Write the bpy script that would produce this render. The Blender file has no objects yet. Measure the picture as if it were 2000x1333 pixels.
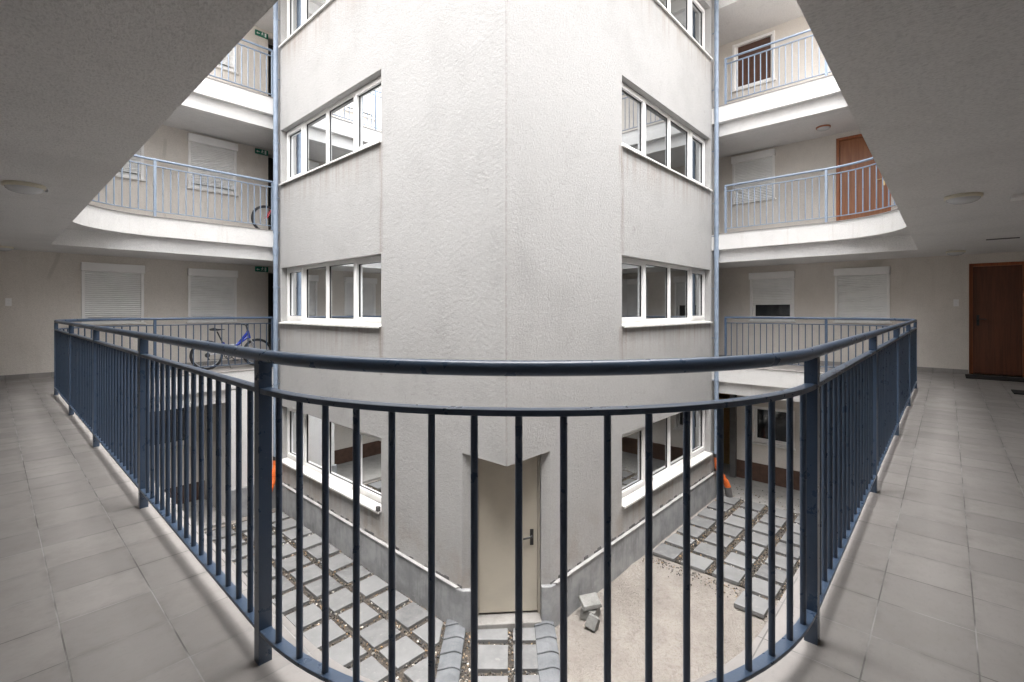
import bpy, bmesh, math, random
from mathutils import Vector, Matrix
random.seed(7)
sc = bpy.context.scene
COL = sc.collection
R = math.radians

# ---------------------------------------------------------------- camera, sky, sun, exposure
B = 0.74
cam_d = bpy.data.cameras.new('camera')
cam = bpy.data.objects.new('camera', cam_d); COL.objects.link(cam)
cam.location = (0, 0, 1.25)
cam.rotation_euler = (R(90), 0, -(math.pi/2 - B))
cam_d.sensor_width = 36; cam_d.lens = 931.7/2000*36
cam_d.shift_y = -59.8/2000
cam_d.clip_start = 0.05; cam_d.clip_end = 500
sc.camera = cam

SUN_EL, SUN_AZ = R(84), R(226)
w = bpy.data.worlds.new("World"); sc.world = w; w.use_nodes = True
nt = w.node_tree; nt.nodes.clear()
sky = nt.nodes.new('ShaderNodeTexSky'); sky.sky_type = 'NISHITA'; sky.sun_disc = False
sky.sun_elevation = SUN_EL; sky.sun_rotation = SUN_AZ
sky.dust_density = 4; sky.air_density = 1.0; sky.ozone_density = 1.0
hs = nt.nodes.new('ShaderNodeHueSaturation'); hs.inputs['Saturation'].default_value = 0.16
mx = nt.nodes.new('ShaderNodeMix'); mx.data_type = 'RGBA'; mx.blend_type = 'MULTIPLY'
mx.inputs[0].default_value = 1; mx.inputs[7].default_value = (1.0, 0.985, 0.97, 1)
bgn = nt.nodes.new('ShaderNodeBackground'); bgn.inputs[1].default_value = 0.15
wo = nt.nodes.new('ShaderNodeOutputWorld')
nt.links.new(sky.outputs[0], hs.inputs['Color']); nt.links.new(hs.outputs[0], mx.inputs[6])
nt.links.new(mx.outputs[2], bgn.inputs[0]); nt.links.new(bgn.outputs[0], wo.inputs[0])

sl = bpy.data.lights.new('sun', 'SUN'); sl.energy = 1.0; sl.angle = R(100); sl.color = (1, 0.985, 0.965)
sun = bpy.data.objects.new('sun', sl); COL.objects.link(sun)
dv = Vector((math.sin(SUN_AZ)*math.cos(SUN_EL), math.cos(SUN_AZ)*math.cos(SUN_EL), math.sin(SUN_EL)))
sun.rotation_euler = dv.to_track_quat('Z', 'Y').to_euler(); sun.location = (5, 5, 30)

sc.view_settings.view_transform = 'Standard'; sc.view_settings.look = 'None'
sc.view_settings.gamma = 1; sc.view_settings.exposure = 3.40
sc.cycles.diffuse_bounces = 7; sc.cycles.max_bounces = 12; sc.cycles.glossy_bounces = 4

# ---------------------------------------------------------------- helpers
class MB:
    def __init__(s): s.v = []; s.f = []; s.sm = []
    def add(s, vs, fs, smooth=False):
        o = len(s.v); s.v += [tuple(v) for v in vs]
        s.f += [tuple(i+o for i in f) for f in fs]; s.sm += [smooth]*len(fs)
    def box(s, x0, x1, y0, y1, z0, z1):
        if x0 > x1: x0, x1 = x1, x0
        if y0 > y1: y0, y1 = y1, y0
        if z0 > z1: z0, z1 = z1, z0
        s.add([(x0,y0,z0),(x1,y0,z0),(x1,y1,z0),(x0,y1,z0),(x0,y0,z1),(x1,y0,z1),(x1,y1,z1),(x0,y1,z1)],
              [(0,3,2,1),(4,5,6,7),(0,1,5,4),(1,2,6,5),(2,3,7,6),(3,0,4,7)])
    def obox(s, c, ux, uy, hx, hy, z0, z1):     # oriented box in plan
        P = [(c[0]+a*hx*ux[0]+b*hy*uy[0], c[1]+a*hx*ux[1]+b*hy*uy[1]) for a, b in ((-1,-1),(1,-1),(1,1),(-1,1))]
        s.prism(P, z0, z1)
    def prism(s, P, z0, z1):
        n = len(P)
        area = sum(P[i][0]*P[(i+1)%n][1]-P[(i+1)%n][0]*P[i][1] for i in range(n))
        if area < 0: P = P[::-1]
        s.add([(p[0],p[1],z0) for p in P]+[(p[0],p[1],z1) for p in P],
              [tuple(range(n-1,-1,-1)), tuple(range(n,2*n))]+[(i,(i+1)%n,(i+1)%n+n,i+n) for i in range(n)])
    def tube(s, pts, r, n=10, cap=True, closed=False, flat=1.0):
        pts = [Vector(p) for p in pts]; m = len(pts); rings = []
        rr = r if isinstance(r, (list, tuple)) else [r]*m
        up = None
        for i, p in enumerate(pts):
            if closed: t = pts[(i+1)%m]-pts[i-1]
            else: t = pts[min(i+1,m-1)]-pts[max(i-1,0)]
            t.normalize()
            if up is None:
                up = Vector((0,0,1)) if abs(t.z) < .9 else Vector((1,0,0))
            a = t.cross(up)
            if a.length < 1e-4: a = t.cross(Vector((0,1,0)))
            a.normalize(); b = a.cross(t).normalized(); up = b
            rings.append([p+(a*math.cos(2*math.pi*k/n)+b*math.sin(2*math.pi*k/n)*flat)*rr[i] for k in range(n)])
        vs = [v for ring in rings for v in ring]; fs = []
        for i in range(m if closed else m-1):
            j = (i+1)%m
            fs += [(i*n+k, j*n+k, j*n+(k+1)%n, i*n+(k+1)%n) for k in range(n)]
        s.add(vs, fs, True)
        if cap and not closed:
            s.add(rings[0], [tuple(range(n))]); s.add(rings[-1], [tuple(range(n-1,-1,-1))])
    def strip(s, path, hw, z0, z1):              # flat bar swept along a plan path
        m = len(path); L = []; Rr = []
        for i, p in enumerate(path):
            a = Vector(path[max(i-1,0)]); b = Vector(path[min(i+1,m-1)]); t = (b-a).normalized(); nn = Vector((-t.y,t.x))
            L.append(Vector(p)+nn*hw); Rr.append(Vector(p)-nn*hw)
        vs = []
        for l, r in zip(L, Rr): vs += [(l.x,l.y,z0),(r.x,r.y,z0),(r.x,r.y,z1),(l.x,l.y,z1)]
        fs = [(0,1,2,3),(4*m-1,4*m-2,4*m-3,4*m-4)]
        for i in range(m-1):
            for k in range(4): fs.append((4*i+k,4*i+4+k,4*i+4+(k+1)%4,4*i+(k+1)%4))
        s.add(vs, fs)
    def lathe(s, prof, c, n=28):                 # (r,z) profile about z
        vs = [(c[0]+r*math.cos(2*math.pi*k/n), c[1]+r*math.sin(2*math.pi*k/n), c[2]+z) for r, z in prof for k in range(n)]
        fs = [(i*n+k, i*n+(k+1)%n, (i+1)*n+(k+1)%n, (i+1)*n+k) for i in range(len(prof)-1) for k in range(n)]
        s.add(vs, fs, True)
    def mesh(s, name, mat, off=(0,0,0), bevel=0):
        me = bpy.data.meshes.new(name)
        me.from_pydata([(v[0]-off[0],v[1]-off[1],v[2]-off[2]) for v in s.v], [], s.f)
        me.polygons.foreach_set('use_smooth', s.sm)
        bm = bmesh.new(); bm.from_mesh(me)
        bmesh.ops.recalc_face_normals(bm, faces=bm.faces)
        bm.to_mesh(me); bm.free(); me.update()
        if mat: me.materials.append(mat)
        return me

def tag(o, label=None, cat=None, group=None, kind=None):
    if label: o['label'] = label
    if cat: o['category'] = cat
    if group: o['group'] = group
    if kind: o['kind'] = kind
    return o
def thing(name, loc, label, cat, group=None, rz=0):
    o = bpy.data.objects.new(name, None); COL.objects.link(o); o.empty_display_size = .1
    o.location = loc; o.rotation_euler = (0,0,rz); return tag(o, label, cat, group)
def obj(name, mb, mat, parent=None, world=True, loc=(0,0,0), rz=0, bevel=0, rot=None):
    """world=True: mesh vertices are world coordinates, shifted to the parent thing's base."""
    off = (0,0,0)
    if world and parent is not None:
        p = parent; off = Vector((0,0,0))
        while p is not None: off = off+Vector(p.location); p = p.parent
    me = mb.mesh(name, mat, off)
    o = bpy.data.objects.new(name, me); COL.objects.link(o); o.parent = parent
    o.location = loc; o.rotation_euler = rot or (0,0,rz)
    if bevel:
        m = o.modifiers.new('b','BEVEL'); m.width = bevel; m.segments = 2; m.limit_method = 'ANGLE'
    return o
def copy_tree(o, parent=None):
    c = o.copy(); COL.objects.link(c); c.parent = parent
    for ch in list(o.children): copy_tree(ch, c)
    return c

# ---------------------------------------------------------------- materials
def newmat(name):
    m = bpy.data.materials.new(name); m.use_nodes = True
    nt = m.node_tree; b = nt.nodes['Principled BSDF']; return m, nt, b
class N:
    def __init__(s, nt):
        s.nt = nt; s.pos = nt.nodes.new('ShaderNodeNewGeometry').outputs['Position']
    def n(s, t, **k):
        x = s.nt.nodes.new(t)
        for a, v in k.items(): setattr(x, a, v)
        return x
    def l(s, a, b): s.nt.links.new(a, b)
    def sock(s, inp, v):
        if isinstance(v, bpy.types.NodeSocket): s.l(v, inp)
        elif v is not None: inp.default_value = v
    def math(s, op, a, b=None, c=None, clamp=False):
        x = s.n('ShaderNodeMath', operation=op, use_clamp=clamp)
        s.sock(x.inputs[0], a)
        if b is not None: s.sock(x.inputs[1], b)
        if c is not None: s.sock(x.inputs[2], c)
        return x.outputs[0]
    def mapv(s, scale=(1,1,1), loc=(0,0,0), v=None):
        x = s.n('ShaderNodeMapping'); s.l(v or s.pos, x.inputs[0])
        x.inputs['Scale'].default_value = scale; x.inputs['Location'].default_value = loc; return x.outputs[0]
    def noise(s, scale, detail=4, rough=.55, v=None, dist=0):
        x = s.n('ShaderNodeTexNoise'); s.l(v or s.pos, x.inputs['Vector'])
        x.inputs['Scale'].default_value = scale; x.inputs['Detail'].default_value = detail
        x.inputs['Roughness'].default_value = rough; x.inputs['Distortion'].default_value = dist; return x.outputs[0]
    def ramp(s, v, a, b, smooth=True):
        x = s.n('ShaderNodeMapRange'); x.interpolation_type = 'SMOOTHSTEP' if smooth else 'LINEAR'
        s.l(v, x.inputs[0]); x.inputs[1].default_value = a; x.inputs[2].default_value = b; return x.outputs[0]
    def mix(s, f, a, b, mode='MIX'):
        x = s.n('ShaderNodeMix'); x.data_type = 'RGBA'; x.blend_type = mode
        s.sock(x.inputs[0], f); s.sock(x.inputs[6], a if isinstance(a, bpy.types.NodeSocket) else (*a,1) if len(a)==3 else a)
        s.sock(x.inputs[7], b if isinstance(b, bpy.types.NodeSocket) else (*b,1) if len(b)==3 else b); return x.outputs[2]
    def bump(s, h, strength, dist, b, prev=None):
        x = s.n('ShaderNodeBump'); s.l(h, x.inputs['Height']); x.inputs['Strength'].default_value = strength
        x.inputs['Distance'].default_value = dist
        if prev: s.l(prev, x.inputs['Normal'])
        s.l(x.outputs[0], b.inputs['Normal']); return x.outputs[0]
    def xyz(s):
        x = s.n('ShaderNodeSeparateXYZ'); s.l(s.pos, x.inputs[0]); return x.outputs

def plaster(name, base, dark, grain=1.0, stains=0.35, extra=None, gs=(85,85,130)):
    m, nt, b = newmat(name); g = N(nt)
    big = g.noise(0.9, 5, .6); med = g.noise(6, 5, .65)
    c = g.mix(g.ramp(big, .45, .75), base, dark)
    c = g.mix(g.math('MULTIPLY', g.ramp(med, .5, .8), stains), c, tuple(x*.72 for x in dark))
    gr = g.noise(1, 5, .7, v=g.mapv(gs), dist=.6)
    c = g.mix(g.math('MULTIPLY', g.ramp(gr, .42, .68), .42), c, tuple(x*.55 for x in dark))
    sp = g.noise(38, 4, .7, v=g.mapv((1,1,1.6)))
    c = g.mix(g.math('MULTIPLY', g.ramp(sp, .6, .78), .22), c, tuple(x*.6 for x in dark))
    if extra: c = extra(g, c)
    g.l(c, b.inputs['Base Color']); b.inputs['Roughness'].default_value = .92
    b.inputs['Specular IOR Level'].default_value = .2
    h1 = g.noise(1, 5, .68, v=g.mapv(gs), dist=.6); h2 = g.noise(22, 3, .5)
    h = g.math('ADD', h1, g.math('MULTIPLY', h2, .7))
    g.bump(h, .55*grain, .006*grain, b)
    return m

def block_extra(g, c):
    X, Y, Z = g.xyz()
    # vertical drip streaks below the window sills
    st = g.noise(1, 4, .6, v=g.mapv((9, 9, .35)))
    fine = g.noise(1, 5, .7, v=g.mapv((30,30,2.2)))
    for z0 in (6.98, 3.98, .98, -2.02):
        near = g.math('MULTIPLY', g.ramp(Z, z0-.75, z0-.02), g.math('LESS_THAN', Z, z0))
        uL = g.math('MULTIPLY', g.math('GREATER_THAN', Y, 6.7), g.math('LESS_THAN', Y, 10.9))
        uR = g.math('MULTIPLY', g.math('GREATER_THAN', X, 7.0), g.math('LESS_THAN', X, 11.3))
        u = g.math('MAXIMUM', uL, uR)
        k = g.math('MULTIPLY', g.math('MULTIPLY', near, u), g.ramp(st, .38, .72))
        c = g.mix(g.math('MULTIPLY', k, .6), c, (.30,.25,.21))
    # the run of dirt below each inner sill end
    for coord, u0 in ((Y, 6.80), (X, 7.12)):
        d = g.math('ABSOLUTE', g.math('SUBTRACT', coord, u0))
        line = g.math('SUBTRACT', 1, g.ramp(d, .0, .10))
        other = g.math('LESS_THAN', X if coord == Y else Y, 4.5)
        seg = g.math('ADD', g.math('MULTIPLY', g.math('GREATER_THAN', Z, 2.2), g.math('LESS_THAN', Z, 3.98)),
                     g.math('MULTIPLY', g.math('GREATER_THAN', Z, .2), g.math('LESS_THAN', Z, .98)), clamp=True)
        k = g.math('MULTIPLY', g.math('MULTIPLY', line, seg), g.math('MULTIPLY', other, g.ramp(fine, .3, .6)))
        c = g.mix(g.math('MULTIPLY', k, .45), c, (.22,.18,.15))
    # splash dirt towards the plinth
    low = g.math('SUBTRACT', 1, g.ramp(Z, -2.5, -1.3))
    k = g.math('MULTIPLY', low, g.ramp(g.noise(2.2, 6, .7), .4, .7))
    c = g.mix(g.math('MULTIPLY', k, .6), c, (.33,.29,.25))
    # black specks of mould, mostly on the left-hand face
    sp = g.ramp(g.noise(21, 6, .75), .62, .7); area = g.ramp(g.noise(.75, 2, .5, v=g.mapv((1,1,1),(3.1,.4,1.7))), .5, .66)
    c = g.mix(g.math('MULTIPLY', g.math('MULTIPLY', sp, area), .6), c, (.17,.165,.16))
    # hairline cracks
    vo = g.n('ShaderNodeTexVoronoi', feature='DISTANCE_TO_EDGE'); dn = g.n('ShaderNodeTexNoise'); dn.inputs['Scale'].default_value = 2.5; dn.inputs['Detail'].default_value = 5
    g.l(g.pos, dn.inputs['Vector']); va = g.n('ShaderNodeVectorMath', operation='MULTIPLY_ADD'); g.l(dn.outputs['Color'], va.inputs[0]); va.inputs[1].default_value = (1.1,1.1,1.1); g.l(g.pos, va.inputs[2])
    g.l(va.outputs[0], vo.inputs['Vector']); vo.inputs['Scale'].default_value = .42
    cr = g.math('MULTIPLY', g.math('SUBTRACT', 1, g.ramp(vo.outputs['Distance'], .0008, .0032)), g.ramp(g.noise(.8, 2, .5, v=g.mapv((1,1,1),(5,2,9))), .52, .62))
    c = g.mix(g.math('MULTIPLY', cr, .4), c, (.22,.2,.19))
    # corner bead
    dx = g.math('ADD', g.math('SUBTRACT', X, 4.287), g.math('SUBTRACT', Y, 4.005))
    k = g.math('MULTIPLY', g.math('SUBTRACT', 1, g.ramp(dx, .006, .03)), g.ramp(g.noise(24, 4, .7), .36, .56))
    return g.mix(g.math('MULTIPLY', k, .65), c, (.30,.28,.265))

M = {}
M['block'] = plaster('block_plaster', (.448,.442,.434), (.40,.394,.386), 1.75, .25, block_extra, (100,100,140))
def gal_extra(g, c):
    X, Y, Z = g.xyz()
    st = g.noise(1, 4, .6, v=g.mapv((4, 4, .5)))
    c = g.mix(g.math('MULTIPLY', g.ramp(st, .5, .75), .18), c, (.5,.44,.38))
    w = g.n('ShaderNodeTexWave', wave_type='BANDS'); g.l(g.mapv((.9,.9,1.3)), w.inputs[0])
    w.inputs['Scale'].default_value = .35; w.inputs['Distortion'].default_value = 9; w.inputs['Detail'].default_value = 1.5; w.inputs['Detail Scale'].default_value = .6
    k = g.math('MULTIPLY', g.ramp(w.outputs['Fac'], .985, .998), g.ramp(g.noise(.8, 2), .52, .6))
    return g.mix(g.math('MULTIPLY', k, .4), c, (.45,.43,.38))
M['gallery'] = plaster('gallery_plaster', (.73,.685,.63), (.66,.615,.56), 1.2, .2, gal_extra)
def fascia_extra(g, c):
    st = g.noise(1, 5, .7, v=g.mapv((7, 7, .6)))
    return g.mix(g.math('MULTIPLY', g.ramp(st, .56, .78), .45), c, (.45,.41,.36))
M['fascia'] = plaster('fascia_plaster', (.74,.73,.715), (.68,.67,.655), 1.0, .25, fascia_extra)
M['ceiling'] = plaster('ceiling_plaster', (.785,.775,.765), (.71,.70,.69), 1.8, .3, gs=(85,45,80))

def simple(name, col, rough=.6, metal=0, var=.12, vscale=8, bumpk=0, bscale=60, spec=.5):
    m, nt, b = newmat(name); g = N(nt)
    c = g.mix(g.math('MULTIPLY', g.ramp(g.noise(vscale, 5, .6), .35, .7), 1.0), col, tuple(x*(1-var) for x in col))
    g.l(c, b.inputs['Base Color']); b.inputs['Roughness'].default_value = rough; b.inputs['Metallic'].default_value = metal
    b.inputs['Specular IOR Level'].default_value = spec
    if bumpk: g.bump(g.noise(bscale, 4, .6), bumpk, .004, b)
    return m
def railpaint(name, col, k=.25):
    m, nt, b = newmat(name); g = N(nt)
    c = g.mix(g.ramp(g.noise(5, 6, .65), .4, .75), col, tuple(x*1.15 for x in col))
    c = g.mix(g.math('MULTIPLY', g.ramp(g.noise(60, 4, .7), .62, .74), k), c, (.30,.31,.33))
    g.l(c, b.inputs['Base Color']); b.inputs['Roughness'].default_value = .42
    g.l(g.ramp(g.noise(18, 4, .6), -1.0, 4.0, False), b.inputs['Roughness'])
    g.bump(g.noise(90, 3, .5), .15, .002, b); b.inputs['Specular IOR Level'].default_value = .6; return m
M['rail'] = railpaint('blue_rail_paint', (.05,.078,.127))
M['rail_lit'] = railpaint('blue_rail_paint_lit', (.21,.265,.345))  # lightened copy of the same paint, standing in for stronger daylight upstairs
M['pipe'] = simple('blue_grey_pipe_paint', (.26,.32,.41), .45, 0, .2, 6)
M['white'] = simple('white_frame_plastic', (.86,.85,.835), .4, 0, .06, 3)
M['shutter'] = simple('roller_shutter_plastic', (.82,.82,.81), .55, 0, .08, 3)
M['sill'] = simple('white_sill', (.78,.77,.74), .45, 0, .15, 9)
M['concrete'] = None
M['rubber'] = simple('black_rubber', (.025,.025,.027), .8)
M['dark'] = simple('dark_metal', (.03,.03,.032), .4)
M['steel'] = simple('bright_steel', (.55,.56,.57), .3, .9, .1)
M['brass'] = simple('brass_handle', (.6,.45,.22), .3, .9, .1)
M['bike_blue'] = simple('bike_blue_paint', (.02,.05,.42), .25)
M['bike_red'] = simple('bike_red_paint', (.45,.02,.03), .25)
M['bike_silver'] = simple('bike_silver', (.62,.63,.65), .3, .6)
M['orange'] = simple('orange_drain_plastic', (.80,.17,.035), .45, 0, .25, 20)
M['mat'] = simple('black_doormat', (.018,.017,.017), .95, 0, .3, 40, .6, 200)
M['cream'] = simple('cream_plastic', (.66,.62,.50), .45, 0, .08, 5)
M['opal'] = simple('opal_glass', (.62,.63,.64), .2, 0, .08, 5)
M['green'] = simple('exit_sign_green', (.0,.16,.10), .4)
M['signwhite'] = simple('exit_sign_white', (.8,.82,.8), .4)
M['brownplinth'] = simple('brown_plinth', (.10,.055,.038), .7, 0, .3, 7, .3)
M['ochre'] = simple('ochre_wall', (.55,.38,.17), .85, 0, .2, 4, .3)
M['depthshade'] = simple('painted_depth_shade', (.035,.033,.032), .9)  # near-black stands for the unlit depth behind openings and corridor ends
M['room'] = simple('room_wall', (.62,.61,.57), .9)
M['doorcream'] = simple('cream_metal_door', (.52,.475,.395), .5, 0, .10, 2.5, .1, 200)
M['pilaster'] = simple('grey_pilaster', (.13,.125,.125), .7, 0, .2, 5, .3)

def concrete(name, a, bcol, bs=1):
    m, nt, b = newmat(name); g = N(nt)
    c = g.mix(g.ramp(g.noise(2.5, 6, .65), .35, .7), a, bcol)
    st = g.noise(1, 5, .65, v=g.mapv((9,9,1.2)))
    c = g.mix(g.math('MULTIPLY', g.ramp(st, .45, .75), .4), c, tuple(x*.6 for x in bcol))
    c = g.mix(g.math('MULTIPLY', g.ramp(g.noise(12, 5, .7), .6, .75), .4), c, tuple(min(1,x*1.5) for x in a))
    g.l(c, b.inputs['Base Color']); b.inputs['Roughness'].default_value = .85
    g.bump(g.math('ADD', g.noise(70, 4, .6), g.math('MULTIPLY', g.noise(9, 3), .8)), .4*bs, .006, b); return m
M['concrete'] = concrete('plinth_concrete', (.36,.365,.37), (.23,.235,.242))
M['plinthtop'] = concrete('plinth_mortar', (.40,.395,.385), (.33,.325,.32))
M['floorconc'] = concrete('yard_concrete', (.30,.29,.275), (.24,.23,.22))
M['edging'] = concrete('edging_concrete', (.165,.173,.183), (.11,.117,.126), 1.4)
M['rubble'] = concrete('rubble_stone', (.27,.268,.255), (.15,.15,.143), 3.5)

def wood(name, a, d):
    m, nt, b = newmat(name); g = N(nt)
    f = g.noise(1, 5, .6, v=g.mapv((22, 22, 1.1)), dist=.8)
    c = g.mix(g.ramp(f, .35, .7), a, d); g.l(c, b.inputs['Base Color']); b.inputs['Roughness'].default_value = .42
    return m
M['door'] = wood('brown_wood_door', (.36,.145,.06), (.26,.095,.04))
M['doorshade'] = wood('brown_door_shaded', (.15,.052,.024), (.095,.032,.015))  # door wood darkened to carry the shade at the walkway end
M['doorframe'] = wood('brown_wood_frame', (.40,.13,.045), (.27,.08,.03))

def paver_mat():
    m, nt, b = newmat('paving_slab'); g = N(nt)
    oi = g.n('ShaderNodeObjectInfo')
    c = g.mix(g.ramp(g.noise(4.5, 6, .65), .35, .68), (.18,.18,.18), (.12,.122,.124))
    c = g.mix(g.math('MULTIPLY', oi.outputs['Random'], .8), c, (.215,.217,.218))
    c = g.mix(g.math('MULTIPLY', g.ramp(g.noise(9, 5, .7, v=g.mapv((1,1,1),(7,3,0))), .58, .7), .5), c, (.29,.28,.265))
    g.l(c, b.inputs['Base Color']); b.inputs['Roughness'].default_value = .85
    g.bump(g.noise(80, 4, .6), .35, .004, b); return m
M['paver'] = paver_mat()
def pebble_mat():
    m, nt, b = newmat('pebbles'); g = N(nt)
    geo = g.n('ShaderNodeNewGeometry'); cr = g.n('ShaderNodeValToRGB'); g.l(geo.outputs['Random Per Island'], cr.inputs[0])
    e = cr.color_ramp; e.interpolation = 'CONSTANT'
    cols = [(0,(.075,.07,.06)),(.2,(.16,.13,.10)),(.38,(.05,.05,.05)),(.52,(.26,.20,.14)),(.64,(.13,.13,.125)),(.76,(.33,.22,.12)),(.84,(.08,.07,.065)),(.93,(.55,.52,.47))]
    e.elements[0].color = (*cols[0][1],1); e.elements[1].position = cols[1][0]; e.elements[1].color = (*cols[1][1],1)
    for p, c in cols[2:]:
        x = e.elements.new(p); x.color = (*c,1)
    g.l(cr.outputs[0], b.inputs['Base Color']); b.inputs['Roughness'].default_value = .7; return m
M['pebble'] = pebble_mat()
def sand_mat():
    m, nt, b = newmat('sand'); g = N(nt)
    c = g.mix(g.ramp(g.noise(1.3, 6, .65), .3, .7), (.42,.385,.35), (.33,.298,.268))
    c = g.mix(g.math('MULTIPLY', g.ramp(g.noise(26, 6, .75), .5, .68), .6), c, (.27,.235,.205))
    c = g.mix(g.math('MULTIPLY', g.ramp(g.noise(7, 5, .75, dist=1.5), .5, .7), .5), c, (.23,.20,.175))
    c = g.mix(g.ramp(g.noise(55, 3, .6), .68, .73), c, (.12,.105,.09))
    g.l(c, b.inputs['Base Color']); b.inputs['Roughness'].default_value = .95
    g.bump(g.math('ADD', g.noise(14, 6, .7, dist=1.2), g.math('MULTIPLY', g.noise(120, 3, .6), .6)), 1.0, .045, b); return m
M['sand'] = sand_mat()
def soil_mat():
    m, nt, b = newmat('gravel_bed'); g = N(nt)
    c = g.mix(g.ramp(g.noise(40, 5, .7), .4, .65), (.045,.04,.036), (.11,.09,.07))
    g.l(c, b.inputs['Base Color']); b.inputs['Roughness'].default_value = .95
    g.bump(g.noise(70, 4, .7), .8, .02, b); return m
M['bed'] = soil_mat()

def tile_mat():
    m, nt, b = newmat('floor_tiles'); g = N(nt)
    X, Y, Z = g.xyz()
    u = g.math('DIVIDE', g.math('SUBTRACT', X, .487), .3); v = g.math('DIVIDE', g.math('SUBTRACT', Y, .219), .3)
    fu = g.math('FRACT', u); fv = g.math('FRACT', v)
    du = g.math('MINIMUM', fu, g.math('SUBTRACT', 1, fu)); dv_ = g.math('MINIMUM', fv, g.math('SUBTRACT', 1, fv))
    d = g.math('MINIMUM', du, dv_)
    joint = g.math('SUBTRACT', 1, g.ramp(d, .0055, .0105))
    cv = g.n('ShaderNodeCombineXYZ'); g.l(g.math('FLOOR', u), cv.inputs[0]); g.l(g.math('FLOOR', v), cv.inputs[1])
    wn = g.n('ShaderNodeTexWhiteNoise', noise_dimensions='2D'); g.l(cv.outputs[0], wn.inputs[0])
    c = g.mix(wn.outputs[0], (.272,.256,.245), (.325,.306,.292))
    c = g.mix(g.math('MULTIPLY', g.ramp(g.noise(3.5, 6, .7), .4, .72), .55), c, (.235,.218,.205))
    c = g.mix(g.math('MULTIPLY', g.ramp(g.noise(1, 6, .7, v=g.mapv((26,60,1))), .5, .75), .2), c, (.16,.153,.147))
    dirt = g.math('MULTIPLY', g.math('SUBTRACT', 1, g.ramp(d, .0, .12)), g.ramp(g.noise(5, 5, .7), .42, .62))
    c = g.mix(g.math('MULTIPLY', dirt, .3), c, (.13,.125,.12))
    # pale lime bloom along one joint of the right-hand walkway
    bl = g.math('SUBTRACT', 1, g.ramp(g.math('ABSOLUTE', g.math('SUBTRACT', Y, .219)), .02, g_b := .045))
    bl = g.math('MULTIPLY', bl, g.math('MULTIPLY', g.math('GREATER_THAN', X, 1.9), g.math('LESS_THAN', X, 2.62)))
    c = g.mix(g.math('MULTIPLY', g.math('MULTIPLY', bl, g.ramp(g.noise(11, 4, .6), .4, .6)), .5), c, (.27,.26,.25))
    jc = g.mix(g.ramp(g.noise(2.2, 4), .42, .62), (.12,.115,.11), (.36,.35,.34))
    c = g.mix(g.math('MULTIPLY', joint, .85), c, jc)
    g.l(c, b.inputs['Base Color'])
    g.l(g.ramp(g.noise(6, 5, .6), -.9, .9, False), b.inputs['Roughness'])
    b.inputs['Specular IOR Level'].default_value = .35
    bn = g.bump(joint, .5, -.002, b)
    g.bump(g.noise(120, 4, .6), .1, .002, b, bn); return m
M['tile'] = tile_mat()

def glass_mat(name, tint=(.55,.6,.6), refl=.38, rough=0.0):
    m = bpy.data.materials.new(name); m.use_nodes = True; nt = m.node_tree; nt.nodes.clear(); g = N(nt)
    tr = g.n('ShaderNodeBsdfTransparent'); tr.inputs[0].default_value = (*tint,1)
    gl = g.n('ShaderNodeBsdfGlossy'); gl.inputs['Roughness'].default_value = rough; gl.inputs['Color'].default_value = (.9,.93,.95,1)
    fr = g.n('ShaderNodeFresnel'); fr.inputs[0].default_value = 1.5
    fac = g.math('ADD', g.math('MULTIPLY', fr.outputs[0], 1.3), refl, clamp=True)
    mxs = g.n('ShaderNodeMixShader'); g.l(fac, mxs.inputs[0]); g.l(tr.outputs[0], mxs.inputs[1]); g.l(gl.outputs[0], mxs.inputs[2])
    o = g.n('ShaderNodeOutputMaterial'); g.l(mxs.outputs[0], o.inputs[0]); return m
M['glass'] = glass_mat('window_glass')
M['darkglass'] = simple('dark_window_glass', (.02,.022,.025), .06)
M['brownglass'] = simple('brown_window_interior', (.11,.06,.045), .12)

# ---------------------------------------------------------------- key dimensions (metres; z=0 is our walkway)
G = -3.05                                   # yard level
SLAB = [0.0, 3.0, 5.9, 8.85]                # top of each walkway slab
HX0, HX1, HY0, HY1 = .80, 11.2, .52, 10.89  # opening in the slabs
BX0, BX1, BY0, BY1 = .69, 11.33, .396, 11.0 # opening in the lower beam / ceiling
WX0, WX1, WY0, WY1 = -1.9, 12.95, -2.1, 12.5
CX, CY = 4.287, 4.005                       # corner of the white block
RX, RY, RXF, RYF = .66, .38, 11.33, 11.03   # railing lines

def arc(a, b, n=18):                        # quarter ellipse a -> b, leaving a along y or x
    pass
def qarc(cx, cy, rx, ry, t0, t1, n):
    return [(cx+rx*math.cos(R(t0+(t1-t0)*i/n)), cy+ry*math.sin(R(t0+(t1-t0)*i/n))) for i in range(n+1)]
def hole_at(hy0): return (qarc(2.08,9.63,2.08-HX0,HY1-9.63,90,180,16)+qarc(2.08,1.80,2.08-HX0,1.80-hy0,180,270,24)
              +qarc(9.94,1.80,HX1-9.94,1.80-hy0,270,360,16)+[(HX1,HY1)])
hole_rect = [(BX0,BY1),(BX0,BY0),(BX1,BY0),(BX1,BY1)]

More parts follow.
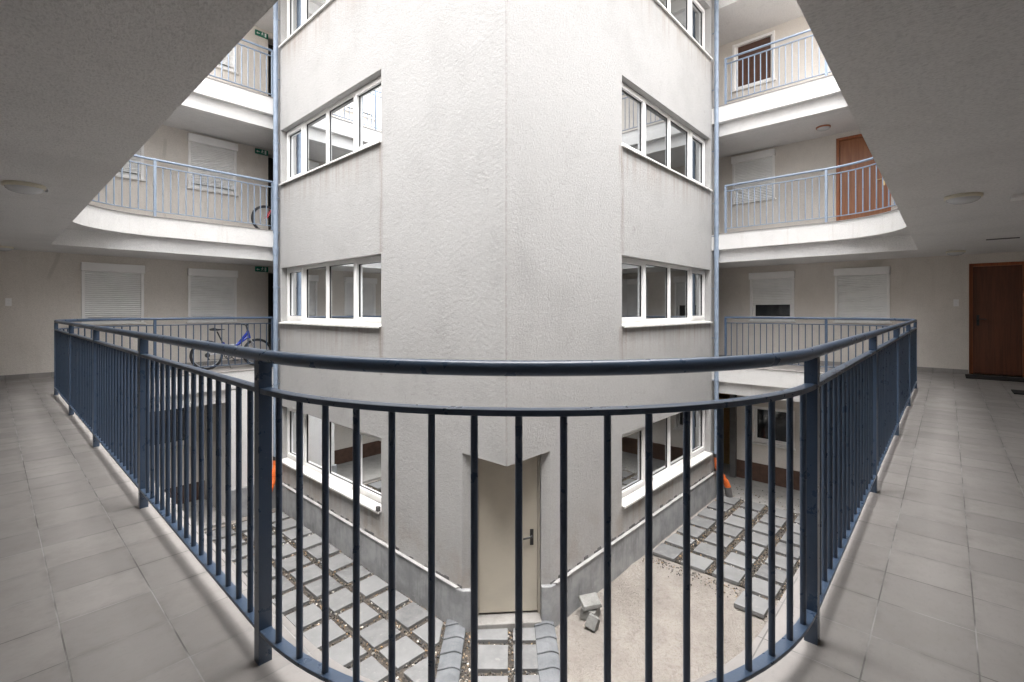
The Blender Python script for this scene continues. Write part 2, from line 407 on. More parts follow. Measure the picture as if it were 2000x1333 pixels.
def ring(hole, outer, z0, z1):
    bm = bmesh.new(); loops = []
    for P in (outer, hole):
        vs = [bm.verts.new((p[0],p[1],z1)) for p in P]
        loops.append(vs)
        for i in range(len(vs)): bm.edges.new((vs[i], vs[(i+1)%len(vs)]))
    bmesh.ops.triangle_fill(bm, edges=bm.edges[:], use_beauty=True, use_dissolve=False)
    bm.verts.index_update(); n = len(bm.verts)
    top = [tuple(v.co) for v in bm.verts]; fs = [tuple(v.index for v in f.verts) for f in bm.faces]
    mb = MB(); vs = top+[(v[0],v[1],z0) for v in top]
    F = fs+[tuple(i+n for i in f[::-1]) for f in fs]
    for L in loops:
        idx = [v.index for v in L]
        for i in range(len(idx)):
            a, b2 = idx[i], idx[(i+1)%len(idx)]; F.append((a,b2,b2+n,a+n))
    bm.free(); mb.add(vs, F); return mb

def wall_grid(plane, at, u0, u1, z0, z1, holes, th, cap0=True):
    """Plaster wall with openings. plane 'x': wall at x=at, running in y. th: signed thickness."""
    us = sorted({u0,u1}|{h[0] for h in holes}|{h[1] for h in holes}); us = [u for u in us if u0 <= u <= u1]
    zs = sorted({z0,z1}|{h[2] for h in holes}|{h[3] for h in holes}); zs = [z for z in zs if z0 <= z <= z1]
    def solid(i, j):
        if i < 0 or j < 0 or i >= len(us)-1 or j >= len(zs)-1: return False
        a = (us[i]+us[i+1])/2; b = (zs[j]+zs[j+1])/2
        return not any(h[0] < a < h[1] and h[2] < b < h[3] for h in holes)
    P = (lambda u, d, z: (at+d, u, z)) if plane == 'x' else (lambda u, d, z: (u, at+d, z))
    mb = MB()
    for i in range(len(us)-1):
        for j in range(len(zs)-1):
            if not solid(i, j): continue
            a, b, c, d = us[i], us[i+1], zs[j], zs[j+1]
            mb.add([P(a,0,c),P(b,0,c),P(b,0,d),P(a,0,d)], [(0,1,2,3)]); mb.add([P(a,th,c),P(b,th,c),P(b,th,d),P(a,th,d)], [(0,1,2,3)])
            for (ni, nj, q) in ((i-1,j,[(a,c),(a,d)]),(i+1,j,[(b,c),(b,d)]),(i,j-1,[(a,c),(b,c)]),(i,j+1,[(a,d),(b,d)])):
                if not solid(ni, nj) and (cap0 or ni >= 0):
                    (p0, p1), (p2, p3) = q
                    mb.add([P(p0,0,p1),P(p2,0,p3),P(p2,th,p3),P(p0,th,p1)], [(0,1,2,3)])
    return mb

# ---------------------------------------------------------------- yard ground
def structure(name, mb, mat): return tag(obj(name, mb, mat), kind='structure')
def sandmesh():
    mb = MB(); x0, x1, y0, y1 = -2.2, 13.2, -2.4, 12.7; st = .07
    nx = int((x1-x0)/st); ny = int((y1-y0)/st)
    from mathutils import noise as mn
    vs = []
    for j in range(ny+1):
        for i in range(nx+1):
            x = x0+i*(x1-x0)/nx; y = y0+j*(y1-y0)/ny
            z = G-.012+.020*mn.noise(Vector((x*2.4,y*2.4,0)))+.012*mn.noise(Vector((x*6.5,y*6.5,3)))
            vs.append((x,y,z))
    fs = [(j*(nx+1)+i, j*(nx+1)+i+1, (j+1)*(nx+1)+i+1, (j+1)*(nx+1)+i) for j in range(ny) for i in range(nx)]
    mb.add(vs, fs, True); return mb
structure('ground', sandmesh(), M['sand'])
far = MB(); far.add([(-60,-60,G-.08),(70,-60,G-.08),(70,70,G-.08),(-60,70,G-.08)], [(0,1,2,3)])
structure('ground', far, M['sand'])
mb = MB(); mb.box(11.45, 14.2, -2.0, 6.6, G-.05, G+.03); structure('yard_floor', mb, M['floorconc'])
mb = MB(); mb.box(-1.8, 3.28, 10.75, 12.5, G-.05, G+.03); structure('yard_floor', mb, M['floorconc'])

# paving slabs laid in gravel -------------------------------------------------
vdir = Vector((-.731,-.682)); udir = Vector((.682,-.731))
L0 = Vector((4.33,5.16)); Rr0 = Vector((5.42,4.03))
def clip(P, p0, n, off):
    out = []; m = len(P)
    for i in range(m):
        a, b = Vector(P[i]), Vector(P[(i+1)%m]); da = (a-p0).dot(n)-off; db = (b-p0).dot(n)-off
        if da >= 0: out.append(a)
        if da*db < 0: out.append(a+(b-a)*(da/(da-db)))
    return out
nL = -udir
ORD = ['first','second','third','fourth','fifth','sixth','seventh','eighth','ninth','tenth','eleventh','twelfth','thirteenth','fourteenth','fifteenth','sixteenth','seventeenth','eighteenth']
pav = []                                       # (polygon, label, group)
gL, gR, gP = 'paving slabs left of the white block', 'paving slabs right of the white block', 'paving slabs of the door path'
for c in range(7):
    xa = 3.77-.5*c; k = 0
    for r_ in range(18):
        ya = 10.026-.521*r_
        P = [(xa,ya),(xa+.4,ya),(xa+.4,ya+.42),(xa,ya+.42)]
        Q = clip(P, L0, nL, .05)
        if len(Q) < 3: continue
        area = abs(sum(Q[i][0]*Q[(i+1)%len(Q)][1]-Q[(i+1)%len(Q)][0]*Q[i][1] for i in range(len(Q))))/2
        if area < .04: continue
        cut = 'cut corner ' if area < .16 else ''
        if c == 0: where = 'row nearest the left plinth'
        else: where = '%s row out from the left plinth' % ORD[c]
        pav.append((Q, 'grey %sslab in gravel, %s, %s from its far end' % (cut, where, ORD[k]), gL)); k += 1
for r_ in range(6):
    ya = 3.45-.521*r_; k = 0
    xs = 7.87 if r_ < 3 else 7.27
    while xs < 11.0:
        P = [(xs,ya),(xs+.42,ya),(xs+.42,ya+.4),(xs,ya+.4)]
        where = 'row nearest the right plinth' if r_ == 0 else '%s row out from the right plinth' % ORD[r_]
        pav.append(([Vector(p) for p in P], 'grey slab in gravel, %s, %s from its sand end' % (where, ORD[k]), gR))
        xs += .521; k += 1
for i in range(5):
    for j in range(2):
        o = Vector((4.50,4.81))+udir*(.06+.47*j)+vdir*(.02+.50*i)
        P = [o, o+udir*.40, o+udir*.40+vdir*.41, o+vdir*.41]
        pav.append((P, '%s grey slab from the cream door, %s column of the path' % (ORD[i], ('left','right')[j]), gP))
for P, lab, gr in pav:
    n = len(P); cx = sum(p.x for p in P)/n; cy = sum(p.y for p in P)/n
    ang = random.uniform(-.018,.018); dz = random.uniform(-.006,.008); ca, sa = math.cos(ang), math.sin(ang)
    Q = [((p.x-cx)*ca-(p.y-cy)*sa, (p.x-cx)*sa+(p.y-cy)*ca) for p in P]
    m_ = MB(); m_.prism(Q, 0, .055+dz)
    o = obj('paving_slab', m_, M['paver'], loc=(cx,cy,G), bevel=.006)
    o.rotation_euler = (random.uniform(-.008,.008), random.uniform(-.008,.008), 0)
    tag(o, lab, 'paving slab', gr)

bed = MB()
bed.prism(clip([(.4,1.0),(4.18,1.0),(4.18,10.6),(.4,10.6)], L0, nL, .0), G-.03, G+.012)
bed.prism([(7.9,.3),(11.5,.3),(11.5,3.87),(7.9,3.87)], G-.03, G+.011)
bed.prism([L0+udir*.25, L0+udir*1.3, L0+udir*1.3+vdir*3.2, L0+udir*.25+vdir*3.2], G-.03, G+.013)
structure('gravel_bed', bed, M['bed'])
import mathutils
def inpoly(P, x, y):
    c = False; n = len(P)
    for i in range(n):
        x1,y1 = P[i][0],P[i][1]; x2,y2 = P[i-1][0],P[i-1][1]
        if (y1 > y) != (y2 > y) and x < (x2-x1)*(y-y1)/(y2-y1)+x1: c = not c
    return c
grid = {}
for P, _, _ in pav:
    xs_ = [p.x for p in P]; ys_ = [p.y for p in P]
    for gx in range(int(min(xs_)*2)-1, int(max(xs_)*2)+2):
        for gy in range(int(min(ys_)*2)-1, int(max(ys_)*2)+2): grid.setdefault((gx,gy), []).append(P)
def on_paver(x, y): return any(inpoly(P, x, y) for P in grid.get((int(x*2),int(y*2)), []))
icov = [Vector(v).normalized() for v in ((0,0,1),(.89,0,.45),(.28,.85,.45),(-.72,.53,.45),(-.72,-.53,.45),(.28,-.85,.45),(.72,.53,-.45),(-.28,.85,-.45),(-.89,0,-.45),(-.28,-.85,-.45),(.72,-.53,-.45),(0,0,-1))]
icof = [(0,1,2),(0,2,3),(0,3,4),(0,4,5),(0,5,1),(1,6,2),(2,7,3),(3,8,4),(4,9,5),(5,10,1),(6,7,2),(7,8,3),(8,9,4),(9,10,5),(10,6,1),(11,7,6),(11,8,7),(11,9,8),(11,10,9),(11,6,10)]
peb = MB()
def stone(x, y, s, z=None):
    a = random.uniform(0,6.28); sx, sy, sz = s*random.uniform(.7,1.4), s*random.uniform(.6,1), s*random.uniform(.45,.8)
    vs = []
    for v in icov:
        k = random.uniform(.85,1.12); px, py = v.x*sx*k, v.y*sy*k
        vs.append((x+px*math.cos(a)-py*math.sin(a), y+px*math.sin(a)+py*math.cos(a), (z if z is not None else G+.015+random.uniform(0,.018))+v.z*sz*k))
    peb.add(vs, icof)
regs = [(.75,4.2,1.4,10.5,lambda x,y: (Vector((x,y))-L0).dot(nL) > .0, 17000),
        (7.9,11.5,.5,3.86,lambda x,y: True, 8000),
        (7.3,7.95,.5,2.2,lambda x,y: True, 500),
        (2.0,5.4,1.8,5.1,lambda x,y: .24 < (Vector((x,y))-L0).dot(udir) < 1.25 and (Vector((x,y))-L0).dot(vdir) > .0, 9000)]
for x0,x1,y0,y1,fn,n in regs:
    for _ in range(n):
        x, y = random.uniform(x0,x1), random.uniform(y0,y1)
        if fn(x,y) and not on_paver(x,y): stone(x, y, random.uniform(.010,.021))
for _ in range(700):                           # strays on the sand
    if random.random() < .45: x, y = random.uniform(4.1,4.24), random.uniform(4.9,10.6)
    elif random.random() < .6: x, y = 7.8-abs(random.gauss(0,.16)), random.uniform(2.2,3.9)
    else: x, y = random.uniform(11.3,12.4), random.uniform(1,4)
    if not on_paver(x,y): stone(x, y, random.uniform(.008,.017), G+.004 if x < 11 else G+.035)
tag(obj('pebbles', peb, M['pebble']), 'brown and grey river pebbles filling the gaps between the slabs', 'pebbles', kind='stuff')

# edging blocks either side of the door path
def edging(o0, side):
    for i in range(12):
        m_ = MB(); L, W = .275, .27; n = 8; vs = []
        for k in range(n+1):
            t = k/n; bulge = .030*math.sin(math.pi*t)
            for s_ in (0, 1):
                zz = .065+.022*s_+bulge
                vs += [(W*t, -L*s_-.012*math.sin(math.pi*2*t), zz), (W*t, -L*s_-.012*math.sin(math.pi*2*t), -.03)]
        fs = []
        for k in range(n):
            a = 4*k; fs += [(a,a+2,a+6,a+4),(a+1,a+5,a+7,a+3),(a,a+4,a+5,a+1),(a+2,a+3,a+7,a+6)]
        fs += [(0,1,3,2),(4*n,4*n+2,4*n+3,4*n+1)]
        m_.add(vs, fs)
        p = o0+vdir*(i*.262)
        lab = 'grey curved edging block %s of the door path, %s from the door' % (side, ORD[i])
        ob = obj('edging_block', m_, M['edging'], loc=(p.x,p.y,G+.004*i%.003), rz=math.atan2(udir.y,udir.x)+random.uniform(-.02,.02), bevel=.008)
        tag(ob, lab, 'edging block', 'edging blocks along the door path')
edging(L0+udir*.0+vdir*.02, 'left'); edging(L0+udir*1.19+vdir*.03, 'right')

# ---------------------------------------------------------------- the white block in the middle
blk = thing('stairwell_block', (CX,CY,G), 'white plastered block standing in the courtyard with its sharp corner towards the railing', 'building')
EY, EX, TOPZ = 11.02, 11.36, 9.75
WINZ = [(-2.02,-.825),(.98,2.175),(3.98,5.175),(6.98,8.175)]
WL, WR = (6.79,10.74), (7.10,11.11)
A = Vector((CX,4.82)); Bp = Vector((5.165,CY)); SOF = -.67
holesL = [(WL[0],WL[1],a,b) for a,b in WINZ]+[(CY-.1,A.y,G-.1,SOF)]
holesR = [(WR[0],WR[1],a,b) for a,b in WINZ]+[(CX-.1,Bp.x,G-.1,SOF)]
wl = wall_grid('x', CX, CY, EY, G-.05, TOPZ-1.0, holesL, .32, False)
wr = wall_grid('y', CY, CX, EX, G-.05, TOPZ-1.0, holesR, .32, False)
wl.v += [tuple(v) for v in []]
wm = MB(); wm.add(wl.v, wl.f); wm.add(wr.v, wr.f)
# chamfer with the door recess
ch = (Bp-A); chl = ch.length; cu = ch/chl; cn = Vector((-cu.y,cu.x))
if cn.dot(Vector((1,1))) < 0: cn = -cn
d0, d1, rec = .19, chl-.13, .10
DZ0, DZ1 = -2.90, SOF-.0
def q(p, z): return (p.x,p.y,z)
p0, p1, p2, p3 = A, A+cu*d0, A+cu*d1, Bp
for a, b in ((p0,p1),(p2,p3)): wm.add([q(a,G-.05),q(b,G-.05),q(b,SOF),q(a,SOF)], [(0,1,2,3)])
for a in (p1,p2): wm.add([q(a,G-.05),q(a+cn*.3,G-.05),q(a+cn*.3,SOF),q(a,SOF)], [(0,1,2,3)])
wm.add([(CX,CY,SOF),(Bp.x,Bp.y,SOF),(Bp.x+.25,Bp.y+.35,SOF),(A.x+.35,A.y+.25,SOF),(A.x,A.y,SOF)], [(0,1,2,3,4)])
obj('wall', wm, M['block'], blk)
m_ = MB(); m_.box(CX-1.5, EX+.2, CY-1.5, EY+.2, TOPZ-1.0, TOPZ-.85)  # wide eave added out of view to shade the upper block faces
m_.box(CX+.3, CX+.34, EY-.35, EY, G, TOPZ-1.01); 
obj('roof_with_shading_eave', m_, M['room'], blk)
m_ = MB()                                        # room floors, ceilings and partitions seen through the panes
for z in (-3.0, 0, 3.0, 6.0):
    m_.box(CX+.325, EX-.05, CY+.9 if z < -1 else CY+.325, EY-.05, z-.25, z+.02)
m_.box(6.9, 6.98, 6.3, EY-.05, G, TOPZ-1.01); m_.box(5.2, EX-.05, 6.2, 6.28, G, TOPZ-1.01)
m_.box(CX+.325, EX-.05, EY-.09, EY-.04, G, TOPZ-1.01); m_.box(EX-.09, EX-.04, CY+.325, EY-.1, G, TOPZ-1.01)
obj('room_partition', m_, M['room'], blk)
m_ = MB(); m_.box(7.02, EX-.1, 5.6, 5.66, G, -.3); o = obj('room_partition', m_, M['ochre'], blk); o['label'] = 'ochre wall behind the ground floor windows on the right'
m_ = MB(); m_.box(CX-.062, CX-.01, WL[0]+.0, WL[0]+.07, -2.005, -1.93); obj('sill_end_box', m_, M['pilaster'], blk, bevel=.004)
# plinth
T = .06; PZ = -2.49; dd = .012
pl = MB()
a0 = A-cn*T*1.2
pl.prism([(CX-T,EY),(CX-T,A.y+.06),(a0.x+.01,a0.y-.0),(p1.x-cn.x*T,p1.y-cn.y*T),(p1.x+cn.x*.06,p1.y+cn.y*.06),(CX+.004,A.y+.004),(CX+.004,EY)], G-.05, PZ)
b0 = Bp-cn*T*1.2
pl.prism([(EX-.05,CY-T),(Bp.x+.06,CY-T),(b0.x,b0.y+.01),(p2.x-cn.x*T,p2.y-cn.y*T),(p2.x+cn.x*.06,p2.y+cn.y*.06),(Bp.x+.004,CY+.004),(EX-.05,CY+.004)], G-.05, PZ)
po = obj('plinth', pl, M['concrete'], blk, bevel=.012)
tp = MB(); t_ = T+.012
def jag(pts, z, h):
    mb2 = MB()
    for a, b in zip(pts[:-1], pts[1:]):
        a = Vector(a); b = Vector(b); n = max(1, int((b-a).length/.09))
        for i in range(n):
            s_ = a+(b-a)*(i/n); e_ = a+(b-a)*((i+1)/n); t = (b-a).normalized(); nn = Vector((-t.y,t.x))
            mb2.prism([s_-nn*.004, e_-nn*.004, e_+nn*.011, s_+nn*.011], z, z+h*(.2+random.random()*(1 if random.random() > .3 else .1)))
    return mb2
j1 = jag([(CX-.007,EY-.1),(CX-.007,A.y)], PZ, .05); j2 = jag([(Bp.x,CY-.007),(EX-.1,CY-.007)], PZ, .05)
obj('sealing_strip', j1, M['pilaster'], blk); obj('sealing_strip', j2, M['pilaster'], blk)
cap = MB()
cap.prism([(CX-t_,EY),(CX-t_,A.y+.06),(CX-.02,A.y+.03),(CX-.012,EY)], PZ+.001, PZ+.018)
cap.prism([(EX-.05,CY-t_),(Bp.x+.06,CY-t_),(Bp.x+.03,CY-.02),(EX-.05,CY-.012)], PZ+.001, PZ+.018)
obj('plinth_capping', cap, M['plinthtop'], blk)
m_ = MB(); c0 = A+cu*(d0+.003); c1 = A+cu*(d1-.003)
m_.prism([c0-cn*.10, c1-cn*.10, c1+cn*.25, c0+cn*.25], G-.02, DZ0-.03)
obj('threshold', m_, M['floorconc'], blk, bevel=.01)
# cream door
dm = MB(); a = A+cu*(d0+.035)+cn*rec; b = A+cu*(d1-.035)+cn*rec
dm.prism([a, b, b+cn*.045, a+cn*.045], DZ0, SOF-.02)
door = obj('door', dm, M['doorcream'], blk, bevel=.004)
fm = MB()
for s0, s1 in ((d0+.002,d0+.03),(d1-.03,d1-.002)):
    a = A+cu*s0+cn*(rec-.015); b = A+cu*s1+cn*(rec-.015); fm.prism([a,b,b+cn*.09,a+cn*.09], DZ0-.03, SOF-.001)
obj('door_frame', fm, M['doorcream'], door)
hm = MB(); hc = A+cu*(d1-.115)+cn*(rec-.008)
hm.prism([hc-cu*.024, hc+cu*.024, hc+cu*.024+cn*.009, hc-cu*.024+cn*.009], -1.99, -1.77)
h0 = hc-cn*.0; hp = Vector((h0.x,h0.y,-1.86))
cn3 = Vector((cn.x,cn.y,0)); cu3 = Vector((cu.x,cu.y,0))
hm.tube([hp, hp-cn3*.045, hp-cn3*.05-cu3*.02, hp-cn3*.05-cu3*.125+Vector((0,0,-.02))], .013, 8)
obj('handle', hm, M['dark'], door)

# block windows
def bars(mb, x0, x1, z0, z1, wd, y0, y1, bot=None, top=None):
    """rectangular ring frame in local x/z, depth y0..y1"""
    bot = bot or wd; top = top or wd
    mb.box(x0, x1, y0, y1, z0, z0+bot); mb.box(x0, x1, y0, y1, z1-top, z1)
    mb.box(x0, x0+wd, y0, y1, z0+bot, z1-top); mb.box(x1-wd, x1, y0, y1, z0+bot, z1-top)
def block_window(W, mirror):
    """local x: 0 at the end near the block's corner; y: depth into the wall; z from sill."""
    H = 1.195; f = MB(); sx = -1 if mirror else 1; s = W/4.0
    seg = [(.0,1.07,True),(1.07,2.13,False),(2.13,3.13,False),(3.13,4.0,True)]
    def bx(a,b,c,d,e,g_): f.box(sx*a, sx*b, c, d, e, g_)
    y0, y1 = .13, .20
    bx(0,W,y0,y1,.035,.095); bx(0,W,y0,y1,H-.05,H)
    panes = []; casements = []; gaskets = []
    for a,b,cas in seg:
        a*=s; b*=s
        bx(a,a+.045,y0,y1,.095,H-.05); bx(b-.045,b,y0,y1,.095,H-.05)
        x0,x1,z0,z1 = a+.045,b-.045,.095,H-.05
        if cas:
            c_ = MB(); e = .055
            for q_ in ((x0,x1,z0,z0+e),(x0,x1,z1-e,z1),(x0,x0+e,z0+e,z1-e),(x1-e,x1,z0+e,z1-e)):
                c_.box(sx*q_[0],sx*q_[1],y0-.022,y1-.03,q_[2],q_[3])
            casements.append(c_); x0+=e;x1-=e;z0+=e;z1-=e
        else:
            c_ = MB(); e=.018
            for q_ in ((x0,x1,z0,z0+e),(x0,x1,z1-e,z1),(x0,x0+e,z0+e,z1-e),(x1-e,x1,z0+e,z1-e)):
                f.box(sx*q_[0],sx*q_[1],y0+.012,y1-.03,q_[2],q_[3])
            x0+=e;x1-=e;z0+=e;z1-=e
        p = MB(); p.add([(sx*x0,.165,z0),(sx*x1,.165,z0),(sx*x1,.165,z1),(sx*x0,.165,z1)],[(0,1,2,3)]); panes.append(p)
        k_ = MB(); e = .009
        for q_ in ((x0,x1,z0,z0+e),(x0,x1,z1-e,z1),(x0,x0+e,z0+e,z1-e),(x1-e,x1,z0+e,z1-e)): k_.box(sx*q_[0],sx*q_[1],.150,.164,q_[2],q_[3])
        gaskets.append(k_)
    sill = MB(); vs = []
    for x in (-.0, W+.0):
        vs += [(sx*x,-.055,-.018),(sx*x,-.055,.012),(sx*x,.129,.033),(sx*x,.129,.004),(sx*x,-.04,-.018),(sx*x,-.04,.0)]
    sill.add([(sx*v[0]*sx if False else v[0],v[1],v[2]) for v in vs], [(0,1,7,6),(1,2,8,7),(2,3,9,8),(3,5,11,9),(5,4,10,11),(4,0,6,10),(0,4,5,3,2,1),(6,7,8,9,11,10)])
    return f, casements, panes, sill, gaskets
for face in ('L','R'):
    W = (WL[1]-WL[0]) if face == 'L' else (WR[1]-WR[0])
    proto = None
    for (z0,z1) in WINZ:
        if face == 'L': loc = (0, WL[0]-CY, z0-G); rz = R(-90)
        else: loc = (WR[0]-CX, 0, z0-G); rz = 0
        if proto is None:
            f, cs, ps, sl_, gk = block_window(W, face == 'L')
            # left face: local +y must point to +x world, local x (mirrored) to +y: rz=-90 maps x->-y, y->x
            win = obj('window', f, M['white'], blk, world=False, loc=loc, rz=rz)
            for c_ in cs: obj('casement', c_, M['white'], win, world=False)
            for p in ps: obj('pane', p, M['glass'], win, world=False)
            for p in gk: obj('gasket', p, M['dark'], win, world=False)
            obj('sill', sl_, M['sill'], win, world=False)
            proto = win
        else:
            win = copy_tree(proto, blk); win.location = loc

# ---------------------------------------------------------------- galleries building
bld = thing('apartment_building', (WX0,WY0,G), 'cream apartment building with open walkways wrapped round the courtyard on every storey', 'building')
outer = [(WX0-.2,WY0-.2),(WX1+.2,WY0-.2),(WX1+.2,WY1+.2),(WX0-.2,WY1+.2)]
for i, z in enumerate(SLAB[:3]):
    hole_round = hole_at(HY0 if i == 0 else .475)
    obj('slab', ring(hole_round, outer, z-.37, z-.016), M['fascia'], bld)
    cxm, cym = 6.0, 5.7
    nose = [(p[0]+(.014 if p[0] < cxm else -.014), p[1]+(.014 if p[1] < cym else -.014)) for p in hole_round]
    t_m = ring(nose, outer, z-.016+.0005, z)
    if i == 0: structure('walkway_floor', t_m, M['tile'])
    else: obj('tile_edge', t_m, M['tile'], bld)
    inner = [(BX0-.22,BY1+.22),(BX0-.22,BY0-.22),(BX1+.22,BY0-.22),(BX1+.22,BY1+.22)]
    obj('edge_beam', ring(hole_rect, [inner[1],inner[2],inner[3],inner[0]], z-.65, z-.371), M['ceiling'] if i == 1 else M['fascia'], bld)
    obj('ceiling', ring(inner, outer, z-.65, z-.371), M['ceiling'], bld)
# roof slab over the two far walkways only; near side left uncovered to let more skylight in
z = SLAB[3]; h3 = hole_at(.475)
far_p = [(2.0,WY1+.2),(2.0,HY1),(HX1,HY1)]+[(HX1,1.80)]+[p for p in qarc(9.94,1.80,HX1-9.94,1.80-.475,360,300,10)][1:]+[(11.0,.2),(WX1+.2,.2),(WX1+.2,WY1+.2)]
m_ = MB(); m_.prism(far_p, z-.37, z); obj('slab', m_, M['fascia'], bld)
m_ = MB(); m_.prism([(2.0,WY1+.2),(2.0,BY1),(BX1,BY1),(BX1,.3),(WX1+.2,.3),(WX1+.2,WY1+.2)], z-.65, z-.371); obj('ceiling', m_, M['ceiling'], bld)
LV = [(G,-.65),(0,2.35),(3.0,5.25),(5.9,8.2)]
# openings: (u0,u1,z0,z1)
winL = []; winR = []
hL = [(4.68,5.9,0.0,2.2),(4.68,5.9,3.0,5.15),(4.68,5.9,5.9,8.05)]
for fz in (0,3.0,5.9):
    for a in (1.21,2.98): hL.append((a,a+.98,fz+1.0,fz+2.19)); winL.append((a,fz))
hL += [(1.75,3.05,-1.75,-.75)]
hR = [(2.70,3.68,1.0,2.2),(.91,1.89,1.0,2.2),(3.12,4.10,4.0,5.2),(3.12,4.10,6.9,8.1),
      (2.70,3.64,-2.05,-1.15),(-1.10,-.31,0.0,2.17),(.89,1.87,3.0,5.15),(4.55,5.6,0.0,2.2),(4.12,6.0,G,-.75)]
wR_x = WX1
obj('wall', wall_grid('y', WY1, WX0-.3, WX1+.3, G-.1, 9.6, hL, .3), M['gallery'], bld)
obj('wall', wall_grid('x', WX1, WY0-.3, WY1, G-.1, 9.6, hR, .3), M['gallery'], bld)
hN = [(6.4,7.4,1.0,2.2),(8.9,9.9,1.0,2.2),(4.2,5.1,3.0,5.1),(8.0,9.0,4.0,5.2)]
obj('wall', wall_grid('x', WX0, WY0, WY1, G-.1, 8.85, hN, -.3), M['gallery'], bld)
hS = [(6.0,6.95,3.0,5.1),(8.6,9.6,1.0,2.2),(10.4,11.4,4.0,5.2),(5.6,6.5,0,2.1)]
obj('wall', wall_grid('y', WY0, WX0-.3, WX1, G-.1, 8.85, hS, -.3), M['gallery'], bld)
# roof parapet ring and dark sheets for the unlit corridor ends behind the block
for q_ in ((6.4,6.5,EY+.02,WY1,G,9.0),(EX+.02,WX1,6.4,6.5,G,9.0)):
    m_ = MB(); m_.box(*q_); obj('corridor_shade_end', m_, M['depthshade'], bld)
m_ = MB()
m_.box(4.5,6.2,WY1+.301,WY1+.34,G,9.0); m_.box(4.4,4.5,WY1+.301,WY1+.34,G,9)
obj('stairwell_shade_sheet', m_, M['depthshade'], bld)
m_ = MB(); m_.box(WX1+.301,WX1+.34,4.3,5.9,-.05,3.0); obj('stairwell_shade_sheet', m_, M['depthshade'], bld)
m_ = MB(); m_.box(WX1+.9,WX1+1.0,3.9,6.3,G,-.4); m_.box(WX1+.3,WX1+.9,6.05,6.15,G,-.4); m_.box(WX1+.3,WX1+.9,3.95,4.05,G,-.4); m_.box(WX1+.3,WX1+1,3.9,6.3,-.5,-.4)
obj('passage_wall', m_, M['ochre'], bld)
m_ = MB(); m_.box(WX1-.12,WX1+.31,4.0,4.14,G,-.651); obj('pilaster', m_, M['pilaster'], bld, bevel=.006)
# dark backing in place of the shade behind the window openings
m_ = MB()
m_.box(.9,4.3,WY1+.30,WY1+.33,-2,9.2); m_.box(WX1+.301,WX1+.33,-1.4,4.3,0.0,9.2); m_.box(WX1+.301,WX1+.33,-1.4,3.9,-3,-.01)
m_.box(WX0-.33,WX0-.301,3,11,0,5.8); m_.box(4,12.5,WY0-.33,WY0-.301,0,5.8); obj('room_wall', m_, M['depthshade'], bld)  # dark backing sheets standing in for shade, not real room walls
# skirting tiles on our level
for q_ in ((WX0,4.66,WY1-.012,WY1-.0005,0,.085),(WX1-.012,WX1-.0005,-.30,4.53,0,.085),(WX1-.012,WX1-.0005,WY0,-1.11,0,.085)):
    sk = MB(); sk.box(*q_); obj('skirting', sk, M['tile'], bld)
for q_ in ((WX1-.02,WX1-.0005,WY0,4.0,G,-2.57),(WX0,3.30,WY1-.02,WY1-.0005,G,-2.62)):
    bp = MB(); bp.box(*q_); obj('brown_plinth', bp, M['brownplinth'], bld)
# ground-floor stub wall and jamb on the far left
m_ = MB(); m_.box(3.31,CX-.01,HY1-.0+.004,WY1-.03,G-.05,-.40); obj('stub_wall', m_, M['fascia'], bld)
m_ = MB(); m_.box(3.27,CX-.02,HY1-.055,HY1+.0,G-.05,G+.60); obj('plinth', m_, M['concrete'], bld, bevel=.012)

# shuttered windows -----------------------------------------------------------
def shutter_window(W=.98, H=1.19, drop=1.0, glass='darkglass', parent=None, box=True):
    """local x along wall, y positive = into the wall, z from sill. Returns the frame object (unlinked placement)."""
    bh = .17 if box else 0
    f = MB(); f.box(0,.05,-.028,.07,0,H-bh); f.box(W-.05,W,-.028,.07,0,H-bh); f.box(.05,W-.05,.03,.07,0,.05)
    if not box: f.box(.05,W-.05,-.012,.07,H-.06,H)
    win = obj('window', f, M['white'], parent, world=False)
    if box:
        b_ = MB(); b_.box(-.012,W+.012,-.095,.06,H-bh,H+.0); obj('shutter_box', b_, M['white'], win, world=False, bevel=.012)
    s = MB(); top = H-bh; z1 = top; z0 = top-(top-.0)*drop
    if drop > 0:
        n = int((z1-z0)/.04); vs = []; fs = []
        for k in range(n):
            za = z1-k*.04; prof = [(.018,za),(.006,za-.008),(.002,za-.02),(.006,za-.032),(.018,za-.037),(.018,za-.04)]
            for y, z in prof: vs += [(.05,y,z),(W-.05,y,z)]
        m = len(vs)//2
        fs = [(2*i,2*i+1,2*i+3,2*i+2) for i in range(m-1)]
        s.add(vs, fs); zl = z1-n*.04; s.box(.05,W-.05,.0,.02,zl-.03,zl)
        obj('shutter', s, M['shutter'], win, world=False)
    p = MB(); 
    bars(p, .05, W-.05, .05, H-bh, .055, .06, .10); obj('sash', p, M['white'], win, world=False)
    p = MB(); p.box(.1,W-.1,.078,.084,.1,H-bh-.05); obj('pane', p, M[glass], win, world=False)
    s = MB(); s.box(-.03,W+.03,-.06,.03,-.035,0); obj('sill', s, M['sill'], win, world=False, bevel=.004)
    return win
def place(win, kind, u, z):
    # orientation of local +y (into wall): L wall +Y ; R wall +X ; near walls -X / -Y
    b_ = Vector((WX0,WY0,G))
    if kind == 'L': p, rz = Vector((u,WY1,z)), 0
    elif kind == 'R': p, rz = Vector((WX1,u+.98,z)), R(-90)
    elif kind == 'N': p, rz = Vector((WX0,u,z)), R(90)
    elif kind == 'S': p, rz = Vector((u+.98,WY0,z)), R(180)
    win.location = p-b_; win.rotation_euler = (0,0,rz)
closed = shutter_window(drop=.89, parent=bld); place(closed, 'L', winL[0][0], 1.0)
def cp(kind, u, z):
    w_ = copy_tree(closed, bld); place(w_, kind, u, z); return w_
